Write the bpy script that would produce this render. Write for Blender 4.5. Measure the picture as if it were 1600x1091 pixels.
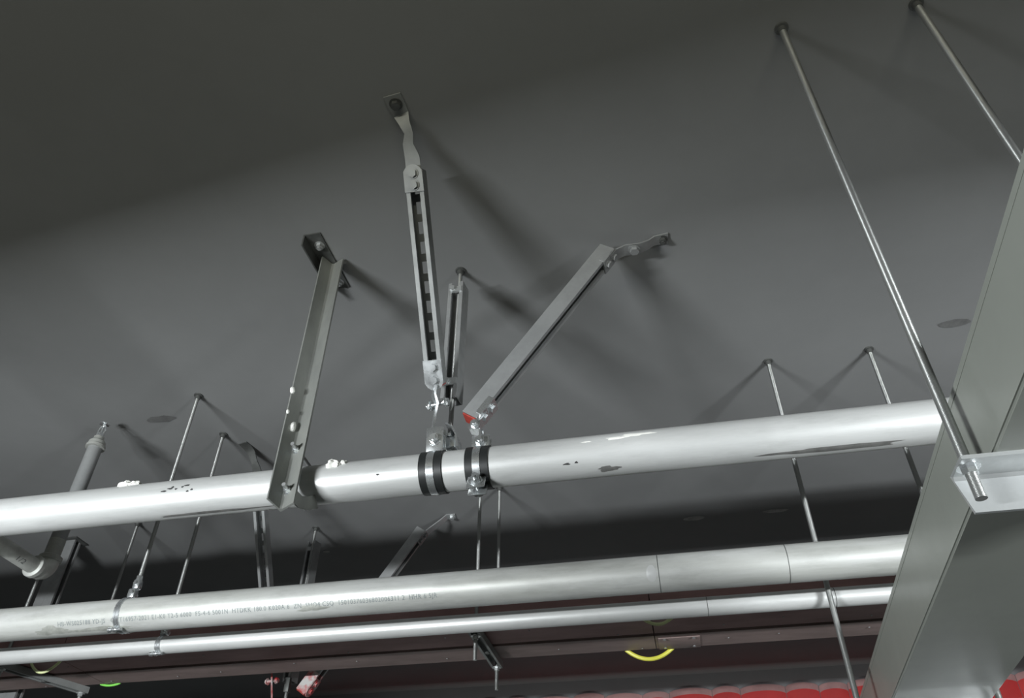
import bpy, bmesh, math, random
from mathutils import Vector, Matrix, noise
random.seed(7)
S = bpy.context.scene
COL = S.collection
for o in list(bpy.data.objects): bpy.data.objects.remove(o)
V = Vector
EYE = 1.6                                   # eye height above the floor; heights below are given from the eye
def W(x, y, z): return V((x, y, z + EYE))

# ------------------------------------------------------------------ camera
F_PX, PITCH, ROLL, YAW = 1218.57, math.radians(39.552), math.radians(.253), math.radians(-11.642)
fw = V((math.sin(YAW)*math.cos(PITCH), math.cos(YAW)*math.cos(PITCH), math.sin(PITCH)))
r0 = V((math.cos(YAW), -math.sin(YAW), 0)); u0 = r0.cross(fw)
rt = r0*math.cos(ROLL) + u0*math.sin(ROLL); up = -r0*math.sin(ROLL) + u0*math.cos(ROLL)
cam = bpy.data.cameras.new('camera'); cam.sensor_width = 36; cam.lens = F_PX/1600*36; cam.clip_start = .01
camo = bpy.data.objects.new('camera', cam); COL.objects.link(camo)
camo.matrix_world = Matrix(((rt.x, up.x, -fw.x, 0), (rt.y, up.y, -fw.y, 0), (rt.z, up.z, -fw.z, EYE), (0, 0, 0, 1)))
S.camera = camo

# ------------------------------------------------------------------ world, exposure
w = bpy.data.worlds.new('world'); S.world = w; w.use_nodes = True
w.node_tree.nodes['Background'].inputs[0].default_value = (.9, 1, .95, 1)
w.node_tree.nodes['Background'].inputs[1].default_value = .005
S.view_settings.view_transform = 'Standard'; S.view_settings.look = 'None'
S.view_settings.gamma = 1; S.view_settings.exposure = 0.0; S.view_settings.use_curve_mapping = False

# two strip lights hang low behind the viewpoint, then two added unseen fill lights: (centre, turn about z, power)
# centre, turn, length, tilt down, watts, colour, hood rise/reach, lip rise/reach, label
LAMPS = [((-1.85, -.65, .12), -.13, .75, 10, 112, (.94, .98, 1.0), (.098, .142), None, 'suspended hooded strip light behind the viewpoint on the branch pipe side'),
         ((2.10, -.45, .16), -.04, .75, 10, 138, (.94, .98, 1.0), (.098, .142), None, 'suspended hooded strip light behind the viewpoint on the trunking side'),
         ((-.20, -3.4, .25), 0, 4.0, -10, 100, (1.0, .98, .82), None, (.105, .45), 'added unseen fill light hung far behind the viewpoint'),  # added fill: lifts the ceiling near the viewer, no such lamp in view
         ((.6, 4.62, .98), 0, 5.0, 0, 6, (1.0, .97, .95), (.137, .103), None, 'added unseen fill light with hood on floor stands, washing the far wall')]  # added fill: brightens far wall, last strip of ceiling and tarpaulin
LAMP_H = .042

# ------------------------------------------------------------------ materials
def mat(name, col, rough=.5, metal=0., noise_amt=0., noise_scale=8., bump=0., bump_scale=60., spec=.5, col2=None, stretch=(1, 1, 1), detail=6, coat=0.):
    m = bpy.data.materials.new(name); m.use_nodes = True; nt = m.node_tree; b = nt.nodes['Principled BSDF']
    b.inputs['Roughness'].default_value = rough; b.inputs['Metallic'].default_value = metal
    b.inputs['Specular IOR Level'].default_value = spec; b.inputs['Coat Weight'].default_value = coat
    c = (*col, 1); b.inputs['Base Color'].default_value = c
    geo = nt.nodes.new('ShaderNodeTexCoord'); mp = nt.nodes.new('ShaderNodeMapping'); mp.inputs['Scale'].default_value = stretch
    nt.links.new(geo.outputs['Object'], mp.inputs['Vector'])
    if noise_amt or col2:
        n = nt.nodes.new('ShaderNodeTexNoise'); n.inputs['Scale'].default_value = noise_scale; n.inputs['Detail'].default_value = detail
        n.inputs['Roughness'].default_value = .62
        nt.links.new(mp.outputs[0], n.inputs['Vector'])
        r = nt.nodes.new('ShaderNodeValToRGB'); r.color_ramp.elements[0].position = .36; r.color_ramp.elements[1].position = .62
        lo = col2 if col2 else tuple(x*(1-noise_amt) for x in col)
        r.color_ramp.elements[0].color = (*lo, 1); r.color_ramp.elements[1].color = c
        nt.links.new(n.outputs['Fac'], r.inputs['Fac']); nt.links.new(r.outputs[0], b.inputs['Base Color'])
        mr = nt.nodes.new('ShaderNodeMapRange'); mr.inputs['From Min'].default_value = .3; mr.inputs['From Max'].default_value = .7
        mr.inputs['To Min'].default_value = min(1, rough+.10); mr.inputs['To Max'].default_value = max(.05, rough-.04)
        nt.links.new(n.outputs['Fac'], mr.inputs['Value']); nt.links.new(mr.outputs[0], b.inputs['Roughness'])
    if bump:
        n2 = nt.nodes.new('ShaderNodeTexNoise'); n2.inputs['Scale'].default_value = bump_scale; n2.inputs['Detail'].default_value = 4
        nt.links.new(mp.outputs[0], n2.inputs['Vector'])
        bp = nt.nodes.new('ShaderNodeBump'); bp.inputs['Strength'].default_value = bump; bp.inputs['Distance'].default_value = .004
        nt.links.new(n2.outputs['Fac'], bp.inputs['Height']); nt.links.new(bp.outputs[0], b.inputs['Normal'])
    return m
def thread_mat(name, col, rough):
    m = mat(name, col, rough, .75); nt = m.node_tree; b = nt.nodes['Principled BSDF']
    g = nt.nodes.new('ShaderNodeNewGeometry'); wv = nt.nodes.new('ShaderNodeTexWave'); wv.bands_direction = 'Z'
    wv.inputs['Scale'].default_value = 180; bp = nt.nodes.new('ShaderNodeBump'); bp.inputs['Strength'].default_value = .5; bp.inputs['Distance'].default_value = .001
    nt.links.new(g.outputs['Position'], wv.inputs['Vector']); nt.links.new(wv.outputs['Fac'], bp.inputs['Height']); nt.links.new(bp.outputs[0], b.inputs['Normal'])
    return m
M = {
 'ceiling': mat('ceiling_paint', (.245, .25, .25), .75, noise_amt=.10, noise_scale=1.3, bump=.05, bump_scale=40, spec=.25),
 'patch_pale': mat('patch_pale', (.45, .45, .44), .8, noise_amt=.4, noise_scale=30),
 'patch': mat('patch_dark', (.17, .172, .17), .8, noise_amt=.3, noise_scale=20),
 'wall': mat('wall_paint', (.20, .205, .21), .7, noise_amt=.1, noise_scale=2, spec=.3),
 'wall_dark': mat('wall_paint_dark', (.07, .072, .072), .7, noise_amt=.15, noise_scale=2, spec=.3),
 'floor': mat('floor_paint', (.05, .054, .048), .5, noise_amt=.25, noise_scale=2),
 'pipe': mat('galvanised_pipe', (.67, .68, .67), .37, .28, col2=(.56, .57, .56), noise_scale=5, stretch=(.6, 4, 4), bump=.05, bump_scale=90),
 'pipe_old': mat('galvanised_pipe_dirty', (.65, .66, .64), .37, .28, col2=(.49, .50, .47), noise_scale=4, stretch=(.5, 5, 5), bump=.03, bump_scale=90),
 'strut': mat('strut_steel', (.42, .43, .43), .42, .55, noise_amt=.2, noise_scale=14),
 'strut_dull': mat('strut_painted_grey', (.27, .28, .275), .5, .25, noise_amt=.2, noise_scale=14),
 'strut_light': mat('strut_zinc', (.62, .64, .64), .36, .7, noise_amt=.18, noise_scale=18),
 'zinc': mat('bright_zinc', (.80, .83, .84), .24, .9, noise_amt=.15, noise_scale=30),
 'angle': mat('angle_steel_pale', (.37, .38, .355), .40, .5, col2=(.26, .27, .255), noise_scale=9, stretch=(1, 1, .4)),
 'rod': thread_mat('threaded_rod', (.40, .41, .40), .36),
 'dark_steel': mat('dark_steel', (.13, .135, .13), .5, .5, noise_amt=.3, noise_scale=30),
 'rubber': mat('black_rubber', (.018, .02, .02), .45),
 'red': mat('red_primer', (.42, .05, .035), .5, noise_amt=.4, noise_scale=40),
 'redpaint': mat('red_paint', (.55, .035, .04), .4, col2=(.62, .60, .58), noise_scale=30, detail=3),
 'drop': mat('grey_drop_pipe', (.34, .35, .35), .55, .15, noise_amt=.15, noise_scale=15),
 'branch': mat('grey_branch_pipe', (.52, .53, .50), .5, .35, noise_amt=.25, noise_scale=15),
 'trunk': mat('trunking_paint', (.26, .275, .245), .36, .0, noise_amt=.07, noise_scale=3, spec=.5, coat=.1),
 'brown': mat('brown_primer', (.40, .235, .23), .55, .1, noise_amt=.25, noise_scale=12, stretch=(.3, 1, 1)),
 'brown2': mat('brown_primer_grey', (.31, .23, .215), .5, .15, noise_amt=.25, noise_scale=12, stretch=(.3, 1, 1)),
 'plaster': mat('white_plaster', (.85, .85, .80), .8, bump=.4, bump_scale=80),
 'ink': mat('stencil_ink', (.26, .29, .29), .5, .3),
 'blackmark': mat('black_marker', (.04, .04, .04), .6),
 'grime': mat('grime', (.22, .22, .21), .6, .3, noise_amt=.4, noise_scale=30),
 'yellow': mat('yellow_cable', (.80, .78, .10), .4),
 'palegreen': mat('pale_green_cable', (.72, .78, .42), .45),
 'green': mat('green_cable', (.25, .75, .12), .4),
 'tarp': mat('red_tarpaulin', (.80, .075, .075), .45, noise_amt=.15, noise_scale=3, spec=.4),
 'tarpband': mat('pale_tarpaulin_hem', (.62, .36, .35), .5, noise_amt=.25, noise_scale=5),  # hem strip paler and greyer than the sheet below
 'hood': mat('lamp_hood', (.08, .08, .08), .6),
 'lamp_body': mat('lamp_housing', (.6, .6, .6), .5),
}
def speckle(m, scale, stretch, lo, hi, dark):
    nt = m.node_tree; b = nt.nodes['Principled BSDF']; tc = nt.nodes.new('ShaderNodeTexCoord'); mp = nt.nodes.new('ShaderNodeMapping'); mp.inputs['Scale'].default_value = stretch
    n = nt.nodes.new('ShaderNodeTexNoise'); n.inputs['Scale'].default_value = scale; n.inputs['Detail'].default_value = 8; n.inputs['Roughness'].default_value = .7
    r = nt.nodes.new('ShaderNodeMapRange'); r.inputs['From Min'].default_value = lo; r.inputs['From Max'].default_value = hi; r.inputs['To Min'].default_value = dark
    mx = nt.nodes.new('ShaderNodeMix'); mx.data_type = 'RGBA'; mx.blend_type = 'MULTIPLY'; mx.inputs['Factor'].default_value = 1
    src = b.inputs['Base Color'].links[0].from_socket
    nt.links.new(tc.outputs['Object'], mp.inputs['Vector']); nt.links.new(mp.outputs[0], n.inputs['Vector']); nt.links.new(n.outputs['Fac'], r.inputs['Value'])
    nt.links.new(src, mx.inputs['A']); nt.links.new(r.outputs[0], mx.inputs['B']); nt.links.new(mx.outputs['Result'], b.inputs['Base Color'])
speckle(M['pipe'], 9, (.8, 3, 3), .34, .50, .90)
speckle(M['pipe_old'], 10, (.8, 3, 3), .36, .54, .86)
speckle(M['trunk'], 6, (1, .3, 1), .3, .5, .95)

# ------------------------------------------------------------------ mesh helpers
def obj(name, bm, m, parent=None):
    me = bpy.data.meshes.new(name); bm.normal_update(); bm.to_mesh(me); bm.free(); me.set_sharp_from_angle(angle=math.radians(38)); me.materials.append(M[m] if isinstance(m, str) else m)
    o = bpy.data.objects.new(name, me); COL.objects.link(o)
    if parent is not None:
        o.parent = parent; o.matrix_parent_inverse = Matrix.Translation(-parent.location) if parent.parent is None else Matrix.Identity(4)
    return o
def thing(name, label, cat, loc, group=None):
    o = bpy.data.objects.new(name, None); o.empty_display_size = .05; COL.objects.link(o); o.location = loc
    o['label'] = label; o['category'] = cat
    if group: o['group'] = group
    return o
def tag(o, label, cat, group=None):
    o['label'] = label; o['category'] = cat
    if group: o['group'] = group
    return o
def struct(name, bm, m, parent=None):
    o = obj(name, bm, m, parent)
    if parent is None: o['kind'] = 'structure'
    return o
def B(): return bmesh.new()
def frame(d, n):
    d = V(d).normalized(); n = V(n); n = (n - d*n.dot(d)).normalized(); return d, n, d.cross(n)
def box(bm, c, size, ax=None):
    X, Y, Z = ax if ax else (V((1, 0, 0)), V((0, 1, 0)), V((0, 0, 1)))
    c = V(c); hx, hy, hz = (s/2 for s in size)
    vs = [bm.verts.new(c + X*sx*hx + Y*sy*hy + Z*sz*hz) for sx in (-1, 1) for sy in (-1, 1) for sz in (-1, 1)]
    for f in ((0, 1, 3, 2), (4, 6, 7, 5), (0, 4, 5, 1), (2, 3, 7, 6), (0, 2, 6, 4), (1, 5, 7, 3)): bm.faces.new([vs[i] for i in f])
def rbox(bm, c, size, bev, ax=None):
    t = B(); box(t, c, size, ax); bmesh.ops.bevel(t, geom=t.edges[:], offset=bev, segments=2, affect='EDGES', profile=.5)
    merge(bm, t)
def merge(bm, t):
    me = bpy.data.meshes.new('t'); t.to_mesh(me); t.free(); bm.from_mesh(me); bpy.data.meshes.remove(me)
def loft(bm, rings, closed=True, caps=True, smooth=True):
    R = [[bm.verts.new(p) for p in ring] for ring in rings]; n = len(R[0])
    for a, b in zip(R[:-1], R[1:]):
        for i in range(n if closed else n-1):
            f = bm.faces.new((a[i], a[(i+1) % n], b[(i+1) % n], b[i])); f.smooth = smooth
    if caps and closed:
        bm.faces.new(R[0][::-1]); bm.faces.new(R[-1])
def ringpts(c, d, r, seg, ref=None, ph=0):
    d = V(d).normalized(); ref = V(ref) if ref else (V((0, 0, 1)) if abs(d.z) < .9 else V((1, 0, 0)))
    a = (ref - d*ref.dot(d)).normalized(); b = d.cross(a)
    return [V(c) + (a*math.cos(t) + b*math.sin(t))*r for t in (ph + 2*math.pi*i/seg for i in range(seg))]
def cyl(bm, p0, p1, r, seg=16, r1=None, smooth=True, ref=None):
    p0, p1 = V(p0), V(p1); loft(bm, [ringpts(p0, p1-p0, r, seg, ref), ringpts(p1, p1-p0, r if r1 is None else r1, seg, ref)], smooth=smooth)
def lathe(bm, p0, d, prof, seg=20):               # prof: list of (distance along d, radius)
    d = V(d).normalized(); loft(bm, [ringpts(V(p0)+d*t, d, max(r, 1e-4), seg) for t, r in prof])
def sweep(bm, pts, r, seg=8):
    pts = [V(p) for p in pts]; rings = []; ref = V((0, 0, 1))
    for i, p in enumerate(pts):
        d = (pts[min(i+1, len(pts)-1)] - pts[max(i-1, 0)]).normalized()
        a = ref - d*ref.dot(d)
        if a.length < .05: a = V((1, 0, 0)) - d*d.x
        a.normalize(); ref = a; b = d.cross(a)
        rings.append([p + (a*math.cos(t)+b*math.sin(t))*r for t in (2*math.pi*k/seg for k in range(seg))])
    loft(bm, rings)
def strap(bm, pts, width, thick, wdir):           # flat bar bent along pts; wdir: width direction (one or per point)
    pts = [V(p) for p in pts]; rings = []
    for i, p in enumerate(pts):
        d = (pts[min(i+1, len(pts)-1)] - pts[max(i-1, 0)]).normalized()
        wd = V(wdir[i] if isinstance(wdir, list) else wdir); ww = width[i] if isinstance(width, list) else width
        wd = (wd - d*wd.dot(d)).normalized(); t = d.cross(wd)
        rings.append([p + wd*ww/2 + t*thick/2, p - wd*ww/2 + t*thick/2, p - wd*ww/2 - t*thick/2, p + wd*ww/2 - t*thick/2])
    loft(bm, rings, smooth=False)
def prism(bm, prof, p0, p1, n):                   # prof in (s, n) extruded from p0 to p1
    d, n, s = frame(V(p1)-V(p0), n)
    loft(bm, [[V(p) + s*a + n*b for a, b in prof] for p in (p0, p1)], smooth=False)
def hexbolt(bm, p, d, r=.009, h=.007, washer=.013, stub=0):
    d = V(d).normalized(); p = V(p)
    if washer: cyl(bm, p, p+d*.0018, washer, 16)
    cyl(bm, p+d*.0018, p+d*(.0018+h), r, 6, smooth=False)
    if stub: cyl(bm, p+d*h, p+d*(h+stub), r*.55, 10)
def channel(bm, p0, p1, n, w=.041, h=.041, t=.0027, lip=.0095, slots=None):
    # C-channel, open towards n, web at the back; origin line runs through the middle of the section
    d, n, s = frame(V(p1)-V(p0), n); p0, p1 = V(p0), V(p1); L = (p1-p0).length; a, b = w/2, h/2
    def pr(q, x0, x1): loft(bm, [[p0 + d*x + s*u + n*v for u, v in q] for x in (x0, x1)], smooth=False)
    for k in (1, -1):                             # flange with inward lip
        q = [(k*a, -b), (k*a, b), (k*(a-lip), b), (k*(a-lip), b-lip*.8), (k*(a-lip+t), b-lip*.8), (k*(a-lip+t), b-t), (k*(a-t), b-t), (k*(a-t), -b)]
        pr(q[::-1] if k > 0 else q, 0, L)
    if not slots:
        pr([(-a+t, -b), (a-t, -b), (a-t, -b+t), (-a+t, -b+t)], 0, L)
    else:
        pitch, sl, sw = slots
        pr([(-a+t, -b), (-sw/2, -b), (-sw/2, -b+t), (-a+t, -b+t)], 0, L); pr([(sw/2, -b), (a-t, -b), (a-t, -b+t), (sw/2, -b+t)], 0, L)
        x = 0; first = pitch*.5
        x0 = 0
        while x0 < L:
            x1 = min(L, (first if x0 == 0 else x0 + pitch - sl))
            pr([(-sw/2, -b), (sw/2, -b), (sw/2, -b+t), (-sw/2, -b+t)], x0, x1)
            for k in (1, -1):                     # rounded slot ends
                pass
            x0 = x1 + sl
def plate(bm, c, d, n, L, w, t=.004, round_end=True):
    # flat plate centred at c, long axis d, facing n; the far end is rounded
    d, n, s = frame(d, n); c = V(c); pts = [(-L/2, -w/2), (-L/2, w/2)]
    if round_end:
        for i in range(9):
            a = math.pi/2 - math.pi*i/8; pts.append((L/2 - w/2 + math.cos(a)*w/2, math.sin(a)*w/2))
    else: pts += [(L/2, w/2), (L/2, -w/2)]
    loft(bm, [[c + d*u + s*v + n*k*t/2 for u, v in pts] for k in (-1, 1)], smooth=False)
def band(bm, c, ax, r, width, thick, seg=40, a0=0, a1=2*math.pi):
    # ring strap round axis ax; angle 0 = towards -Y, pi/2 = up (for ax = +X)
    c = V(c); full = abs(a1-a0-2*math.pi) < 1e-6; n = seg if full else seg+1; rings = []
    for i in range(n):
        a = a0 + (a1-a0)*i/seg; e = V((0, -math.cos(a), math.sin(a)))
        rings.append([c + e*(r+thick) + ax*width/2, c + e*(r+thick) - ax*width/2, c + e*r - ax*width/2, c + e*r + ax*width/2])
    if full: rings.append(rings[0])
    R = [[bm.verts.new(p) for p in ring] for ring in (rings[:-1] if full else rings)]
    m = len(R)
    for i in range(m if full else m-1):
        A, Bq = R[i], R[(i+1) % m]
        for k in range(4):
            f = bm.faces.new((A[k], A[(k+1) % 4], Bq[(k+1) % 4], Bq[k])); f.smooth = k in (0, 2)
    if not full: bm.faces.new(R[0][::-1]); bm.faces.new(R[-1])
XA = V((1, 0, 0)); YA = V((0, 1, 0)); ZA = V((0, 0, 1))

# ------------------------------------------------------------------ the room
ZC = 1.527                                        # underside of the slab, from the eye
XL, XR, YB, YF = -7.0, 7.0, -6.0, 5.13
bm = B(); box(bm, W(0, (YB+YF)/2, ZC+.1), (XR-XL+.4, YF-YB+.4, .2)); ceil = struct('ceiling', bm, 'ceiling')
bm = B(); box(bm, W(0, (YB+YF)/2, -EYE-.1), (XR-XL+.4, YF-YB+.4, .2)); struct('floor', bm, 'floor')
H = ZC+EYE
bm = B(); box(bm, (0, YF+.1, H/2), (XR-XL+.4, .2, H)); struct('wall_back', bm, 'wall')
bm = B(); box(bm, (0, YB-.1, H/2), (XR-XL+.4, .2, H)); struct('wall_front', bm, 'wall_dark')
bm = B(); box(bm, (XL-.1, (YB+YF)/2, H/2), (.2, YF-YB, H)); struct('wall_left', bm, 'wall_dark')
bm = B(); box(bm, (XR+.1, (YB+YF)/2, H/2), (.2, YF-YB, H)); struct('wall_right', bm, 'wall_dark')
for x, y, sx, sy, pm in ((-1.643, 1.947, .10, .032, 'patch'), (.927, 1.947, .08, .03, 'patch'), (.151, 3.044, .08, .03, 'patch_pale'), (.479, 3.04, .09, .025, 'patch_pale'), (-1.476, 3.05, .03, .02, 'patch_pale')):
    bm = B(); t = B(); bmesh.ops.create_circle(t, cap_ends=True, radius=1, segments=14)
    for v in t.verts: v.co = W(x + v.co.x*sx/2*(1+.25*random.random()), y + v.co.y*sy/2*(1+.4*random.random()), ZC-.0012)
    for f in t.faces: f.normal_flip()
    merge(bm, t); struct('ceiling_patch', bm, pm, ceil)

# ------------------------------------------------------------------ hanging strip lights (behind the viewpoint) and the added fill lights
for c, rz, LL, tilt, pw, colr, hood, lip, lab in LAMPS:
    cz = W(*c); t = thing('strip_or_fill_light', lab, 'light', cz, 'strip lights')
    Rm = Matrix.Rotation(rz, 3, 'Z'); Rt = Rm @ Matrix.Rotation(-math.radians(tilt), 3, 'X'); ax = (Rt @ XA, Rt @ YA, Rt @ ZA); ah = (Rm @ XA, Rm @ YA, ZA)
    bm = B(); rbox(bm, cz - ax[1]*.036, (LL+.06, .06, LAMP_H+.03), .006, ax); obj('housing', bm, 'lamp_body', t)
    bm = B(); box(bm, cz - ax[1]*.004, (LL, .004, LAMP_H), ax); obj('diffuser', bm, 'lamp_body', t)
    if hood:
        bm = B(); box(bm, cz + ah[1]*(hood[1]/2-.06) + ZA*hood[0], (LL+1.3, hood[1]+.12, .004), ah); box(bm, cz - ah[1]*.118 + ZA*(hood[0]-.05), (LL+1.3, .004, .104), ah); obj('hood', bm, 'hood', t)
    if lip:
        bm = B(); box(bm, cz + ah[1]*lip[1] + ZA*(lip[0]-.11), (LL+1.2, .004, .22), ah); box(bm, cz + ah[1]*(lip[1]/2-.05) + ZA*(lip[0]-.22), (LL+1.2, lip[1]+.1, .004), ah); obj('light_shield', bm, 'hood', t)  # lip shaped to keep the added rear lamp's low rays off the far ceiling
    for s in (-1, 1):
        bm = B(); p = cz - ah[1]*.09 + ah[0]*s*LL*.4
        if c[1] < 0: cyl(bm, p + ZA*.03, (p.x, p.y, H-.002), .003, 8); obj('suspension_wire', bm, 'dark_steel', t)
        else: cyl(bm, (p.x, p.y, .0), p + ZA*.03, .015, 12); cyl(bm, (p.x, p.y, .0), (p.x, p.y, .015), .16, 24); obj('stand', bm, 'dark_steel', t)
    ld = bpy.data.lights.new('strip_or_fill_lamp', 'AREA'); ld.shape = 'RECTANGLE'; ld.size = LL; ld.size_y = LAMP_H; ld.energy = pw; ld.color = colr
    lo = bpy.data.objects.new('strip_or_fill_lamp', ld); COL.objects.link(lo); lo.parent = t
    lo.rotation_euler = (Rt @ Matrix.Rotation(math.radians(90), 3, 'X')).to_euler()   # emits along the tilted +Y

# ------------------------------------------------------------------ pipes
P1 = (1.425, .877, .0445); P2 = (1.844, .787, .0445); P3 = (2.075, .786, .0245); P4 = (2.82, .665, .045)
def pipe_on(P, x, a, r=0):                        # point on a pipe's skin; a = angle from -Y upwards
    return W(x, P[0] - (P[2]+r)*math.cos(a), P[1] + (P[2]+r)*math.sin(a))
def pipe(name, P, label, m, seams=(), x0=XL, x1=XR):
    t = thing(name, label, 'pipe', W(0, P[0], P[1]))
    bm = B(); n = 60; ks = [x0 + (x1-x0)*i/n for i in range(n+1)]
    loft(bm, [ringpts(W(x, P[0], P[1]), XA, P[2], 48) for x in ks]); obj('pipe_body', bm, m, t)
    for x in seams:
        bm = B(); band(bm, W(x, P[0], P[1]), XA, P[2]-.0005, .0016, .0008, 48); obj('joint_line', bm, 'dark_steel', t)
    return t
def pipe_patch(P, t, name, m, x, a, sx, sa, n=26, jag=.35, r=.0006, seed=0):
    rnd = random.Random(seed); bm = B(); c = bm.verts.new(pipe_on(P, x, a, r)); ring = []
    ph = [rnd.uniform(0, 6.28) for _ in range(4)]
    for i in range(n):
        th = 2*math.pi*i/n; q = 1 + jag*(math.sin(3*th+ph[0])*.5 + math.sin(5*th+ph[1])*.35 + math.sin(9*th+ph[2])*.3)
        ring.append((q*math.cos(th), q*math.sin(th)))
    prev = None
    for k in (.5, 1):
        cur = [bm.verts.new(pipe_on(P, x+sx*u*k, a+sa*v*k, r if k < 1 else .0002)) for u, v in ring]
        for i in range(n):
            j = (i+1) % n
            if prev is None: bm.faces.new((c, cur[i], cur[j]))
            else: bm.faces.new((prev[i], cur[i], cur[j], prev[j]))
        prev = cur
    return obj(name, bm, m, t)
def blob(P, t, x, a, s, seed):
    bm = B(); bmesh.ops.create_icosphere(bm, subdivisions=3, radius=1); e = pipe_on(P, x, a)
    for v in bm.verts:
        q = v.co.copy(); k = 1 + .45*noise.noise(q*1.7 + V((seed, 0, 0))) + .25*noise.noise(q*4 + V((0, seed, 0)))
        v.co = e + V((q.x*s[0], q.y*s[1], q.z*s[2]))*k
    for f in bm.faces: f.smooth = True
    return obj('plaster_blob', bm, 'plaster', t)
pipe1 = pipe('main_pipe', P1, 'thick shiny galvanised pipe nearest the viewer, gripped by rubber-lined clamps', 'pipe')
blob(P1, pipe1, -.690, math.radians(34), (.017, .012, .011), 1.3); blob(P1, pipe1, -.668, math.radians(40), (.008, .007, .007), 4.3)
blob(P1, pipe1, -1.215, math.radians(62), (.018, .012, .010), 2.1); blob(P1, pipe1, -1.19, math.radians(66), (.012, .010, .009), 5.1)
pipe_patch(P1, pipe1, 'paint_smear', 'plaster', -.02, math.radians(24), .034, .11, seed=3); pipe_patch(P1, pipe1, 'paint_smear', 'plaster', -.062, math.radians(17), .022, .09, seed=4)
pipe_patch(P1, pipe1, 'paint_smear', 'plaster', -.125, math.radians(14), .010, .04, seed=5)
pipe_patch(P1, pipe1, 'grime_patch', 'grime', .36, math.radians(-78), .13, .16, seed=6, jag=.25)
pipe_patch(P1, pipe1, 'grime_patch', 'grime', -.98, math.radians(-84), .14, .10, seed=7, jag=.25); pipe_patch(P1, pipe1, 'grime_patch', 'grime', -.085, math.radians(-70), .022, .16, seed=8)
for k, (x, a) in enumerate(((-1.075, 4), (-1.06, 1), (-1.045, 6), (-1.035, 10), (-1.02, -6), (-1.03, -10), (-1.09, -3), (-1.07, 9), (-.58, -20), (-.17, -44), (-.15, -42))):
    pipe_patch(P1, pipe1, 'scuff', 'blackmark', x, math.radians(a), .0035 + .004*(k % 3 == 0), .05, seed=20+k, n=12)
pipe2 = pipe('feed_pipe', P2, 'thick galvanised pipe with a stamped text line, behind the nearest pipe', 'pipe_old', (.286, -.013))
for k, (x, a, sx, sa) in enumerate(((-1.64, -58, .05, .3), (-.89, -46, .04, .18), (-1.5, -64, .10, .16))):
    pipe_patch(P2, pipe2, 'grime_patch', mat('light_grime_%d' % k, (.50, .51, .47), .5, .4, noise_amt=.3, noise_scale=40), x, math.radians(a), sx, sa, seed=40+k)
pipe_patch(P2, pipe2, 'tape_patch', mat('grey_tape', (.62, .63, .62), .4, .3), -.03, math.radians(-20), .012, .45, seed=50, jag=.05)
pipe3 = pipe('conduit_pipe', P3, 'thin galvanised pipe running just below the stamped pipe', 'pipe', (.10, .42))
pipe4 = pipe('far_pipe', P4, 'galvanised pipe carrying the far braces, below the frame edge', 'pipe_old')

# stamped text on the second pipe, wrapped round it
def text_mesh(s, size, sx=1.):
    cu = bpy.data.curves.new('t', 'FONT'); cu.body = s; cu.size = size; cu.resolution_u = 2; cu.space_character = 1.12
    o = bpy.data.objects.new('t', cu); COL.objects.link(o); dg = bpy.context.evaluated_depsgraph_get(); dg.update()
    me = bpy.data.meshes.new_from_object(o.evaluated_get(dg)); bpy.data.objects.remove(o); return me
def pipe_text(P, parent, s, x0, x1, a0, h, name):
    me = text_mesh(s, 1.0); xs = [v.co.x for v in me.vertices]; mx = max(xs); k = (x1-x0)/mx
    for v in me.vertices: u, q = v.co.x, v.co.y; v.co = pipe_on(P, x0 + u*k, a0 + q*h/P[2], .0005)
    me.materials.append(M['ink']); o = bpy.data.objects.new(name, me); COL.objects.link(o); o.parent = parent; o.matrix_parent_inverse = Matrix.Translation(-parent.location)
    return o
pipe_text(P2, pipe2, 'HB-WS025188 YD-JS   GB/T16957-2021 E1-K0 T2-5 6000  F5-4-6 5001N  HTDKK 180.0 K020A 6  ZN  SHQ4 CSQ  15010376036802006311 2  HHR 6 5JR', -1.62, -.56, math.radians(-42), .017, 'stamped_text')

# ------------------------------------------------------------------ threaded rods, trapeze hangers
def rod_mesh(x, y, z0, r=.0060, z1=None):
    bm = B(); cyl(bm, W(x, y, z0), W(x, y, ZC if z1 is None else z1), r, 12); return bm
def anchor_mesh(x, y, r=.013):
    bm = B(); lathe(bm, W(x, y, ZC), -ZA, [(0, r*1.25), (.004, r*1.2), (.005, r*.8), (.016, r*.75), (.017, r*.55)], 14); return bm
def hung_rod(t, x, y, z0, r=.0060):
    o = obj('threaded_rod', rod_mesh(x, y, z0, r), 'rod', t); obj('anchor', anchor_mesh(x, y, .0115), 'dark_steel', o); return o

# big trunking at the right, on two angle-iron trapezes
TD = V((.050, 1, 0)).normalized(); TN = V((TD.y, -TD.x, 0))     # direction, right-hand normal
def trunk_pt(y, off, z): return W(.400 + .050*(y-.9), y, z) + TN*off
tr = thing('cable_trunking', 'large grey-green box trunking running away at the right, across the pipes', 'trunking', trunk_pt(.9, .1, .495))
TW, TB, TT = .212, .495, .612
def trunk_section(y0, y1):
    bm = B(); ins = .0
    a = trunk_pt(y0, 0, 0); b = trunk_pt(y1, 0, 0)
    t = B(); pr = [(0, TB), (TW, TB), (TW, TT-.004), (0, TT-.004)]
    loft(t, [[V((p.x, p.y, 0)) + TN*u + ZA*(v+EYE) for u, v in pr] for p in (a, b)], smooth=False)
    bmesh.ops.bevel(t, geom=[e for e in t.edges if abs((e.verts[0].co-e.verts[1].co).normalized().dot(TD)) > .99], offset=.0035, segments=3, affect='EDGES')
    merge(bm, t); return bm
for y0, y1 in ((-2.4, .18), (.182, 2.76), (2.762, 5.07)): obj('trunking_section', trunk_section(y0, y1), 'trunk', tr)
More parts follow.
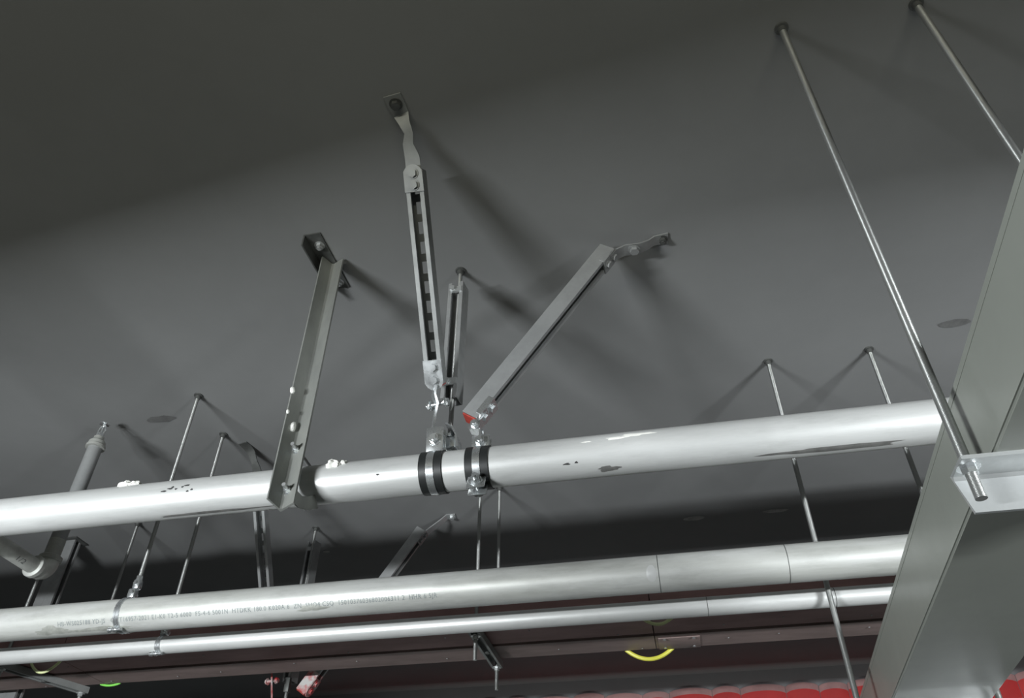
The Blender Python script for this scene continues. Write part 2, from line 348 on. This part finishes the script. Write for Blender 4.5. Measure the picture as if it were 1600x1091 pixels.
def trunk_cover(y0, y1):
    bm = B(); a = trunk_pt(y0, 0, 0); b = trunk_pt(y1, 0, 0)
    pr = [(-.0006, TT-.008), (-.0006, TT+.002), (TW+.0006, TT+.002), (TW+.0006, TT-.008), (TW, TT-.008), (TW, TT-.003), (0, TT-.003), (0, TT-.008)]
    loft(bm, [[V((p.x, p.y, 0)) + TN*u + ZA*(v+EYE) for u, v in pr][::-1] for p in (a, b)], smooth=False); return bm
for y0, y1 in ((-2.4, .18), (.182, 2.76), (2.762, 5.07)): obj('cover', trunk_cover(y0, y1), 'trunk', tr)
def angle_trapeze(name, y, xa, xb, label):
    t = thing(name, label, 'hanger', W((xa+xb)/2, y, TB-.05), 'angle-iron trapezes under the trunking')
    bm = B(); z = TB
    q = [(-.026, 0), (.026, 0), (.026, -.052), (.021, -.052), (.021, -.009), (.017, -.005), (-.026, -.005)]
    x0, x1 = xa-.012, xb+.03
    loft(bm, [[W(x, y+a, z+b) for a, b in q] for x in (x0, x1)], smooth=False)
    # clip the lower left corner of the hanging leg
    for v in bm.verts:
        if abs(v.co.x-x0) < 1e-4:
            v.co.x += max(0, (z+EYE - v.co.z - .004))*.22
    obj('angle_bar', bm, 'strut_light', t)
    for x in (xa, xb):
        rd = hung_rod(t, x, y-.006, z-.048, .0070)
        bm = B(); hexbolt(bm, W(x, y-.006, z-.005), -ZA, .0095, .009, .014); obj('nut', bm, 'zinc', rd)
    return t
angle_trapeze('trunking_trapeze', .912, .374, .634, 'pale angle-iron trapeze with two long rods holding up the near trunking')
angle_trapeze('trunking_trapeze', 2.03, .400, .700, 'farther pair of trapeze rods rising behind the nearest pipe beside the trunking')

# two brown trunkings side by side, on strut trapezes
BZ = .865
def brown_tray(name, y0, y1, z0, z1, joints, m, label, plate_at):
    t = thing(name, label, 'trunking', W(0, (y0+y1)/2, z0))
    xs = [XL] + list(joints) + [XR]
    for a, b in zip(xs[:-1], xs[1:]):
        bm = B(); tt = B(); box(tt, W((a+b)/2, (y0+y1)/2, (z0+z1)/2), (b-a-.003, y1-y0, z1-z0))
        bmesh.ops.bevel(tt, geom=[e for e in tt.edges if abs((e.verts[0].co-e.verts[1].co).normalized().x) > .99], offset=.004, segments=2, affect='EDGES'); merge(bm, tt)
        obj('trunking_section', bm, m, t)
    for x, wd in plate_at:
        bm = B(); rbox(bm, W(x, (y0+y1)/2+.012, z0-.0015), (wd, (y1-y0)-.026, .003), .001); p = obj('joint_plate', bm, m, t)
        for sx in (-.35, .35):
            for sy in (-.3, .3):
                bm = B(); hexbolt(bm, W(x+sx*wd, (y0+y1)/2+sy*(y1-y0), z0-.003), -ZA, .005, .003, 0); obj('bolt', bm, 'zinc', p)
    for k in range(14):
        x = -2.6 + k*.27 + random.uniform(-.08, .08); bm = B(); hexbolt(bm, W(x, random.uniform(y0+.03, y1-.02), z0), -ZA, .0028, .0016, 0); obj('screw', bm, 'strut', t)
    return t
brown_tray('brown_trunking', 2.352, 2.492, BZ+.004, .985, (-2.05, -.055, 2.4), 'brown', 'near one of two brown metal trunkings behind the thin pipe, darker and redder', ())
brown_tray('brown_trunking', 2.494, 2.622, BZ, .960, (-2.05, -.055, 2.4), 'brown2', 'far one of two brown metal trunkings, greyer, with a joint plate underneath', ((.02, .13),))
def strut_trapeze(x, label, skew=0):
    t = thing('strut_trapeze', label, 'hanger', W(x, 2.49, BZ-.04), 'strut trapezes under the brown trunkings')
    a, b = W(x-skew, 2.300, BZ-.0115), W(x+skew, 2.648, BZ-.0115)
    bm = B(); channel(bm, a, b, -ZA, .036, .022, lip=.008); obj('strut', bm, 'strut_dull', t)
    for y, sk in ((2.330, -skew*.8), (2.634, skew*.86)):
        rd = hung_rod(t, x+sk, y, BZ-.095)
        bm = B(); hexbolt(bm, W(x+sk, y, BZ-.0225), -ZA, .009, .009, .015); obj('nut', bm, 'strut_light', rd)
    bm = B(); cyl(bm, W(x, 2.49, BZ-.0235), W(x, 2.49, BZ-.0205), .0085, 12); obj('plug', bm, 'dark_steel', t)
    return t
strut_trapeze(-.59, 'strut trapeze with two rod ends under the brown trunkings near the picture centre')
strut_trapeze(-2.20, 'strut trapeze with two rod ends under the brown trunkings at the lower left', .055)
def jumper(name, x0, x1, y, zt, zb, m, label, r=.005, skew=0):
    bm = B(); n = 16; pts = []
    for i in range(n+1):
        u = i/n; pts.append(W(x0+(x1-x0)*u, y + skew*(u-.5), zt - (zt-zb)*(1-(2*u-1)**2)))
    sweep(bm, pts, r, 8); return tag(obj(name, bm, m), label, 'cable', 'bonding cables on the brown trunkings')
jumper('bonding_cable', -.155, 0, 2.632, .872, .838, 'yellow', 'bright yellow cable drooping below the far brown trunking', .0065)
jumper('bonding_cable', -.10, .03, 2.338, .885, .843, 'palegreen', 'yellow-green cable loop just under the thin pipe, above the bright yellow one', .005)
jumper('bonding_cable', -2.145, -1.985, 2.315, .885, .815, 'palegreen', 'pale green cable loop beside the strut trapeze at the lower left', .0045)
jumper('bonding_cable', -2.075, -1.995, 2.627, .868, .861, 'green', 'bright green cable end peeping out at the lower left trapeze', .004)

# ------------------------------------------------------------------ ring hangers on the second and third pipe
def ring_hanger(P, x, label, zt):
    t = thing('ring_hanger', label, 'hanger', W(x, P[0], P[1]), 'split ring hangers')
    bm = B(); R = P[2]
    for dx in (-.0045, .0045): band(bm, W(x+dx, P[0], P[1]), XA, R, .0065, .0028, 40)
    band(bm, W(x, P[0], P[1]), XA, R, .016, .0014, 40)
    rg = obj('ring', bm, 'zinc', t)
    a = math.radians(-62); e = V((0, -math.cos(a), math.sin(a))); p = W(x, P[0], P[1]) + e*(R+.008)
    bm = B(); cyl(bm, p - XA*.020, p + XA*.016, .0045, 10); lathe(bm, p - XA*.024, XA, [(0, .003), (.003, .0075), (.009, .0075), (.011, .005)], 10); lathe(bm, p - XA*.008, XA, [(0, .005), (.002, .0072), (.008, .0072), (.010, .005)], 10)
    obj('bolt', bm, 'zinc', rg)
    top = W(x, P[0], P[1]+R)
    bm = B(); rbox(bm, top + ZA*.016 - XA*.003, (.022, .020, .026), .004, (XA, YA, ZA)); rbox(bm, top + ZA*.042 + XA*.003, (.020, .020, .028), .005)
    cyl(bm, top+ZA*.016-YA*.016, top+ZA*.016+YA*.014, .005, 8); cyl(bm, top+ZA*.042-YA*.015+XA*.003, top+ZA*.042+YA*.014+XA*.003, .005, 8); cyl(bm, top+ZA*.052+XA*.003, top+ZA*.066+XA*.003, .009, 6)
    obj('swivel', bm, 'zinc', t)
    hung_rod(t, x+.003, P[0], P[1]+R+.05)
ring_hanger(P2, -1.445, 'split ring hanger with swivel and rod around the stamped pipe at the left', 0)
ring_hanger(P3, -1.475, 'small split ring hanger and rod around the thin pipe at the left', 0)

# ------------------------------------------------------------------ seismic support sets: clamp, braces, stiffened hanger rod
def clamp(P, x, label, ears, tone='zinc', group='rubber-lined pipe clamps', tall=.036):
    t = thing('pipe_clamp', label, 'clamp', W(x, P[0], P[1]), group)
    c = W(x, P[0], P[1]); R = P[2]
    for s in (-1, 1):
        bm = B(); band(bm, c + XA*s*.0165, XA, R, .0175, .0030, 48); obj('rubber_lining', bm, 'rubber', t)
    bm = B(); band(bm, c, XA, R, .0165, .0042, 48); obj('steel_band', bm, tone, t)
    for a in ears:
        e = V((0, -math.cos(a), math.sin(a))); tg = V((0, math.sin(a), math.cos(a))); tl = tall if a > 0 else .036; p = c + e*(R+tl/2)
        for s in (-1, 1):
            bm = B(); rbox(bm, p + tg*s*.010, (.040, .0045, tl), .0018, (XA, tg, e)); obj('ear', bm, tone, t)
        bm = B(); hexbolt(bm, p - tg*.0125, -tg, .011, .008, .015, .005); hexbolt(bm, p + tg*.0125, tg, .011, .008, .015, .010); cyl(bm, p - tg*.012, p + tg*.012, .0045, 10)
        obj('bolt', bm, tone, t)
    return t
def hinge_plate(t, end, d, n, along=.060, tone='zinc', wd=.044):
    # plate closing the open side of a channel near its end, folded over both lips, with two bolts
    d, n, s = frame(d, n); c = V(end) - d*along*.32 + n*.0225
    bm = B(); plate(bm, c, d, n, along, wd, .004)
    for k in (-1, 1): box(bm, c + s*k*(wd/2-.0015) - n*.006 - d*along*.10, (along*.75, .003, .014), (d, s, n))
    o = obj('hinge_plate', bm, tone, t)
    for k in (-.26, .16):
        bm = B(); hexbolt(bm, c + d*along*k + n*.002, n, .0095, .006, .013); obj('bolt', bm, tone, o)
    return o
def pivot(t, p, ax, tone='zinc', w=.030):
    ax = V(ax).normalized(); bm = B(); cyl(bm, V(p)-ax*w/2, V(p)+ax*w/2, .005, 10); hexbolt(bm, V(p)+ax*w/2, ax, .009, .007, .012); hexbolt(bm, V(p)-ax*w/2, -ax, .009, .007, .012, .004)
    return obj('pivot_bolt', bm, tone, t)
def cap(t, end, d, n, m, L=.006):
    d, n, s = frame(d, n); bm = B(); rbox(bm, V(end) + d*.002, (L, .037, .037), .0015, (d, s, n)); return obj('end_cap', bm, m, t)

# --- set on the nearest pipe
CX1, CX2 = -.464, -.362
clamp(P1, CX1, 'rubber-lined clamp on the nearest pipe below the slotted brace', (math.radians(82),), tall=.062)
clamp(P1, CX2, 'rubber-lined clamp on the nearest pipe with a bolted ear hanging in front', (math.radians(92), math.radians(-66)))
# stiffened hanger rod
t = thing('stiffened_hanger', 'rod hanger stiffened by an upright channel, behind the slotted brace', 'hanger', W(-.444, 1.44, .95), 'stiffened rod hangers')
o = hung_rod(t, -.444, 1.452, .955, .006)
bm = B(); channel(bm, W(-.446, 1.452, 1.085), W(-.446, 1.452, 1.463), V((-.12, -1, 0)), slots=(.05, .028, .013)); obj('channel', bm, 'strut', t)
for z in (1.435, 1.13):
    bm = B(); box(bm, W(-.446, 1.430, z), (.030, .006, .018)); hexbolt(bm, W(-.455, 1.427, z), -YA, .0075, .006, .010); obj('rod_clip', bm, 'strut_light', t)
bm = B(); rbox(bm, W(-.438, 1.452, .962), (.026, .030, .030), .004); strap(bm, [W(-.445, 1.43, 1.000), W(-.428, 1.43, .985), W(-.418, 1.432, .962), W(-.414, 1.432, .930)], [.03, .042, .046, .046], .004, YA); hexbolt(bm, W(-.444, 1.450, .978), ZA, .0105, .010, .014); obj('rod_coupling', bm, 'zinc', t)
# slotted brace towards the viewer
t = thing('slotted_brace', 'sloping slotted channel brace rising towards the viewer from the pipe clamp', 'brace', W(-.455, 1.2, 1.2), 'slotted transverse braces')
a, b = W(-.444, 1.048, 1.450), W(-.466, 1.392, 1.098); d = (b-a).normalized(); n = V((0, -.7, -.7))
bm = B(); channel(bm, a, b, n, slots=(.046, .028, .021)); obj('channel', bm, 'strut_dull', t)
hinge_plate(t, b, d, n, .070); cap(t, b, d, n, 'red', .004)
bm = B(); q = W(-.466, 1.372, 1.072)
strap(bm, [b + d*.004 - n*-.018, W(-.470, 1.388, 1.062), W(-.466, 1.400, 1.045), W(-.470, 1.408, 1.02), W(-.474, 1.415, .99), W(-.470, 1.415, .955)], [.030, .030, .030, .018, .030, .034], .005, V((.45, -.9, 0))); obj('hinge_strap', bm, 'zinc', t)
pivot(t, W(-.462, 1.402, 1.046), V((1, -.2, 0)), w=.036)
hinge_plate(t, a, -d, n, .062, 'strut_dull')
bm = B(); strap(bm, [W(-.446, 1.055, 1.432), W(-.443, 1.02, 1.462), W(-.447, .995, 1.480), W(-.440, .975, 1.490), W(-.446, .955, 1.505), W(-.451, .945, 1.5225), W(-.454, .925, 1.5245), W(-.457, .895, 1.5245)], [.036, .034, .024, .02, .026, .036, .040, .040], .004, XA); obj('ceiling_strap', bm, 'strut_dull', t)
bm = B(); hexbolt(bm, W(-.455, .917, 1.5225), -ZA, .011, .010, .015); obj('anchor_bolt', bm, 'dark_steel', t)
# solid-sided brace along the pipe
t = thing('channel_brace', 'smooth-sided channel brace with a red end, sloping up along the nearest pipe', 'brace', W(-.2, 1.42, 1.25), 'lengthwise channel braces')
a, b = W(-.386, 1.420, 1.004), W(-.040, 1.424, 1.488); d = (b-a).normalized(); n = V((.82, 0, -.575))
bm = B(); channel(bm, a, b, n); obj('channel', bm, 'strut', t)
cap(t, a, -d, n, 'red', .004)
hinge_plate(t, a + d*.01, -d, n, .066)
c0 = a - d*.012 + n*.026
bm = B(); strap(bm, [c0 + d*.03, c0, c0 - d*.012 - n*.010, W(-.362, 1.418, .966), W(-.362, 1.42, .940)], .028, .004, YA); obj('hinge_strap', bm, 'zinc', t)
pivot(t, c0 - d*.002 + n*.0, YA, w=.036)
hinge_plate(t, b, d, n, .066, 'strut')
bm = B(); c1 = b + n*.024 - d*.005
strap(bm, [c1 - d*.02, c1 + d*.006, W(.005, 1.426, 1.487), W(.04, 1.43, 1.490), W(.066, 1.435, 1.505), W(.082, 1.438, 1.520), W(.118, 1.44, 1.524)], [.034, .034, .036, .036, .03, .03, .036], .004, [YA, YA, YA, YA, YA, YA, YA]); obj('ceiling_strap', bm, 'strut', t)
bm = B(); hexbolt(bm, W(.028, 1.428, 1.486), -ZA, .012, .008, .016); obj('pivot_bolt', bm, 'strut', t)
bm = B(); hexbolt(bm, W(.104, 1.44, 1.522), -ZA, .010, .009, .014, .006); obj('anchor_bolt', bm, 'dark_steel', t)

# --- the same kind of set on the far pipe
clamp(P4, -1.455, 'clamp on the far pipe under the far slotted brace', (math.radians(88),), 'redpaint', 'far pipe clamps')
clamp(P4, -1.375, 'clamp on the far pipe under the far lengthwise brace', (math.radians(92),), 'redpaint', 'far pipe clamps')
t = thing('stiffened_hanger', 'far rod hanger stiffened by a dark channel, beyond the stamped pipe', 'hanger', W(-1.431, 2.82, .8), 'stiffened rod hangers')
hung_rod(t, -1.431, 2.82, .79, .006)
bm = B(); channel(bm, W(-1.437, 2.842, .90), W(-1.437, 2.842, 1.468), V((-.25, -1, 0))); obj('channel', bm, 'strut', t)
bm = B(); box(bm, W(-1.437, 2.818, 1.43), (.026, .006, .018)); obj('rod_clip', bm, 'strut', t)
bm = B(); rbox(bm, W(-1.431, 2.82, .885), (.020, .022, .055), .003); obj('rod_coupling', bm, 'dark_steel', t)
t = thing('slotted_brace', 'far slotted channel brace passing behind the nearest pipe and the angle-iron hanger', 'brace', W(-1.44, 2.4, 1.1), 'slotted transverse braces')
a, b = W(-1.405, 2.255, 1.440), W(-1.462, 2.725, .935); d = (b-a).normalized(); n = V((.1, -.7, -.7))
bm = B(); channel(bm, a, b, n, slots=(.046, .028, .021)); obj('channel', bm, 'strut_light', t)
bm = B(); strap(bm, [a - d*.01, W(-1.404, 2.222, 1.468), W(-1.408, 2.205, 1.485), W(-1.415, 2.185, 1.512), W(-1.425, 2.165, 1.5245), W(-1.430, 2.14, 1.5245)], [.036, .03, .024, .03, .036, .036], .004, XA); obj('ceiling_strap', bm, 'dark_steel', t)
hinge_plate(t, a, -d, n, .062, 'dark_steel')
hinge_plate(t, b, d, n, .07, 'redpaint')
bm = B(); strap(bm, [b + d*.004, W(-1.468, 2.752, .90), W(-1.472, 2.775, .868), W(-1.47, 2.79, .83), W(-1.462, 2.80, .79)], .030, .004, V((.5, -.9, 0))); obj('hinge_strap', bm, 'redpaint', t)
pivot(t, W(-1.469, 2.765, .885), V((1, -.2, 0)), 'redpaint', .036)
t = thing('channel_brace', 'far channel brace with a red and white end, sloping up in the shade', 'brace', W(-1.1, 2.82, 1.2), 'lengthwise channel braces')
a, b = W(-1.365, 2.815, .852), W(-.955, 2.82, 1.468); d = (b-a).normalized(); n = V((.82, 0, -.575))
bm = B(); channel(bm, a + d*.085, b, n); obj('channel', bm, 'strut', t)
bm = B(); channel(bm, a, a + d*.084, n, .042, .042); obj('painted_end', bm, 'redpaint', t)['label'] = 'red and white painted channel end'
cap(t, a, -d, n, 'red', .004); hinge_plate(t, a+d*.01, -d, n, .07, 'redpaint')
hinge_plate(t, b, d, n, .066, 'strut')
c1 = b + n*.024
bm = B(); strap(bm, [c1 - d*.02, c1 + d*.006, W(-.90, 2.82, 1.482), W(-.875, 2.82, 1.500), W(-.855, 2.825, 1.522), W(-.82, 2.83, 1.5245)], .036, .004, YA); obj('ceiling_strap', bm, 'strut_light', t)
bm = B(); hexbolt(bm, W(-.835, 2.83, 1.522), -ZA, .010, .009, .014); obj('anchor_bolt', bm, 'strut_light', t)

# ------------------------------------------------------------------ angle-iron hanger in front of the nearest pipe
t = thing('angle_hanger', 'upright angle-iron hanger bolted in front of the nearest pipe by a U-bolt', 'hanger', W(-.79, 1.36, .78))
al = math.radians(66); L = .042; th = .0045
dl = V((-math.cos(al), -math.sin(al), 0)); dr = V((math.sin(al), -math.cos(al), 0)); cz0 = V((-.778, 1.362, 0))
prof = [V((0, 0, 0)), dl*L, dl*L + dr*th, dl*th*1.9 + dr*th, dl*th + dr*th*1.9, dl*th + dr*L, dr*L]
bm = B(); bot, topz = .782, 1.521
ringsb = []
for z in (bot, topz):
    ringsb.append([cz0 + p + ZA*(z+EYE + (.012*(p.dot(dl)/L) + .006*(p.dot(dr)/L) if z == bot else 0)) for p in prof])
loft(bm, ringsb, smooth=False); obj('angle_bar', bm, 'angle', t)
bm = B()
cd = V((.02, 1, 0)).normalized(); ca = W(-.792, 1.245, ZC); q = [(-.022, 0), (.024, 0), (.024, -.004), (-.018, -.004), (-.018, -.040), (-.022, -.040)]
loft(bm, [[ca + cd*u + XA*x + ZA*z for x, z in q] for u in (0, .205)], smooth=False); obj('ceiling_cleat', bm, 'dark_steel', t)
for y in (1.285, 1.425):
    bm = B(); hexbolt(bm, W(-.785, y, ZC-.004), -ZA, .010, .009, .014, .006); obj('anchor_bolt', bm, 'strut', t)
bm = B(); pts = []; ux = -.764
for zz in (1,): pass
for y in (1.325, 1.36, 1.40): pts.append(W(ux, y, P1[1] + P1[2] + .006))
for i in range(1, 12):
    a = math.pi/2 - math.pi*i/12; pts.append(W(ux, P1[0] + (P1[2]+.006)*math.cos(a), P1[1] + (P1[2]+.006)*math.sin(a)))
for y in (1.40, 1.36, 1.325): pts.append(W(ux, y, P1[1] - P1[2] - .006))
sweep(bm, pts, .0045, 10); obj('u_bolt', bm, 'strut', t)
for z in (P1[1]+P1[2]+.006, P1[1]-P1[2]-.006):
    bm = B(); hexbolt(bm, W(ux, 1.352, z), V((-.2, -1, 0)), .0085, .008, .011, .007); obj('nut', bm, 'zinc', t)
bm = B(); sd = [W(-.737, 1.380, .800), W(-.733, 1.378, .83)]
strap(bm, [W(-.750, 1.352, .812), W(-.742, 1.372, .806), W(-.734, 1.39, .812), W(-.726, 1.41, .826)], .03, .003, ZA); obj('saddle', bm, 'angle', t)
for z, s in ((1.075, .006), (1.015, .004), (.985, .008)):
    bm = B(); bmesh.ops.create_icosphere(bm, subdivisions=2, radius=s); p = cz0 + dl*(L*(.98 if s < .008 else .45)) + dr*(.004) + ZA*(z+EYE)
    for v in bm.verts: v.co = p + V((v.co.x, v.co.y, v.co.z*1.6))*(1+.3*noise.noise(v.co*200))
    obj('plaster_blob', bm, 'plaster', t)

# ------------------------------------------------------------------ sprinkler drop with elbow and branch pipe
sx, sy, ez, rr = -1.800, 1.885, .955, .0225
t = thing('sprinkler_riser', 'grey sprinkler riser with an elbow and a silver sprinkler head near the ceiling', 'sprinkler', W(sx, sy, ez))
bm = B(); cyl(bm, W(sx, sy, ez+.07), W(sx, sy, 1.395), rr, 24); obj('riser_pipe', bm, 'drop', t)
bm = B(); cyl(bm, W(sx, sy, ez+.035), W(sx, sy, ez+.105), rr+.0006, 24); obj('bare_thread', bm, 'branch', t)
bm = B(); pts = [W(sx, sy, ez+.05)]
for i in range(9):
    a = math.pi/2*i/8; pts.append(W(sx, sy - .030*(1-math.cos(a)), ez + .030 - .030*math.sin(a)))
pts.append(W(sx, sy-.052, ez)); sweep(bm, pts, rr+.006, 24)
lathe(bm, W(sx, sy, ez+.036), ZA, [(0, rr+.006), (.002, rr+.010), (.014, rr+.010), (.017, rr+.006)], 24); lathe(bm, W(sx, sy-.038, ez), -YA, [(0, rr+.006), (.002, rr+.010), (.014, rr+.010), (.017, rr+.006)], 24)
obj('elbow', bm, 'branch', t)
bm = B(); cyl(bm, W(sx, sy-.03, ez), W(sx+.05, -.9, ez+.004), rr, 24); br = obj('branch_pipe', bm, 'branch', t)
me = text_mesh('1/2', 1.0)
for v in me.vertices:
    u, q_ = v.co.x, v.co.y; y = 1.745 + u*.026; a = math.radians(-38) + (q_-.4)*.9
    v.co = W(sx+.004, y, ez) + V((math.cos(a), 0, math.sin(a)))*(rr+.0006)
me.materials.append(M['blackmark']); o = bpy.data.objects.new('size_mark', me); COL.objects.link(o); o.parent = t; o.matrix_parent_inverse = Matrix.Translation(-t.location)
bm = B(); lathe(bm, W(sx, sy, 1.388), ZA, [(0, rr+.002), (.001, rr+.008), (.010, rr+.008), (.013, rr+.005), (.024, rr+.004), (.034, .017), (.044, .016), (.046, .012)], 24); obj('reducer', bm, 'branch', t)
bm = B(); cyl(bm, W(sx, sy, 1.432), W(sx, sy, 1.446), .013, 6, smooth=False); hd = obj('sprinkler_head', bm, 'zinc', t)
bm = B()
for s in (-1, 1): sweep(bm, [W(sx+s*.009, sy, 1.445), W(sx+s*.013, sy, 1.458), W(sx+s*.010, sy, 1.472), W(sx+s*.002, sy, 1.482)], .003, 8)
cyl(bm, W(sx, sy, 1.446), W(sx, sy, 1.474), .003, 8); lathe(bm, W(sx, sy, 1.474), ZA, [(0, .004), (.004, .006), (.009, .005)], 10); obj('frame_arms', bm, 'zinc', hd)
bm = B(); q = []
for i in range(24): r_ = .017 if i % 3 else .012; q.append((r_*math.cos(2*math.pi*i/24), r_*math.sin(2*math.pi*i/24)))
loft(bm, [[W(sx+u, sy+v, z) for u, v in q] for z in (1.484, 1.4856)], smooth=False); obj('deflector', bm, 'zinc', hd)

# far double channel post behind the riser
t = thing('channel_post', 'double-channel post hanging from the ceiling behind the sprinkler riser', 'hanger', W(-2.53, 2.72, .9))
for k, s in enumerate((-1, 1)):
    bm = B(); channel(bm, W(-2.545+s*.0207, 2.735, .72), W(-2.545+s*.0207, 2.735, ZC), V((s, .0, 0))); obj('channel', bm, 'strut', t)
bm = B(); box(bm, W(-2.545, 2.735, ZC-.003), (.12, .08, .006)); obj('base_plate', bm, 'dark_steel', t)

# ------------------------------------------------------------------ red tarpaulin along the far wall
tarp = thing('red_tarpaulin', 'red sheeting with a scalloped paler pink top edge along the far wall', 'tarpaulin', W(.8, 5.09, -1.5))
xw = .195; x = -2.4; k = 0
while x < 4.6:
    wd = xw*random.uniform(.75, 1.35); top = 1.436 + random.uniform(-.006, .008); nx = 10
    def sheet(z_at, m, name, yo):
        bm = B(); rows = []
        for j in range(len(z_at(0))):
            row = []
            for i in range(nx+1):
                u = i/nx; bul = math.sin(math.pi*u)
                row.append(bm.verts.new(W(x + wd*u, 5.126 - yo - .016*bul**.7, z_at(u)[j])))
            rows.append(row)
        for r1, r2 in zip(rows[:-1], rows[1:]):
            for i in range(nx):
                f = bm.faces.new((r1[i], r1[i+1], r2[i+1], r2[i])); f.smooth = True
        bmesh.ops.solidify(bm, geom=bm.faces[:], thickness=.002)
        return obj(name, bm, m, tarp)
    edge = lambda u: top - .016*(1-math.sin(math.pi*u)**.6)
    sheet(lambda u: [1.27, 1.30, 1.33, 1.37, edge(u)-.035], 'tarp', 'sheet_panel', 0)
    sheet(lambda u: [edge(u)-.036, edge(u)-.018, edge(u)], 'tarpband', 'hem', .001)
    x += wd + .003; k += 1
bpy.context.view_layer.update()
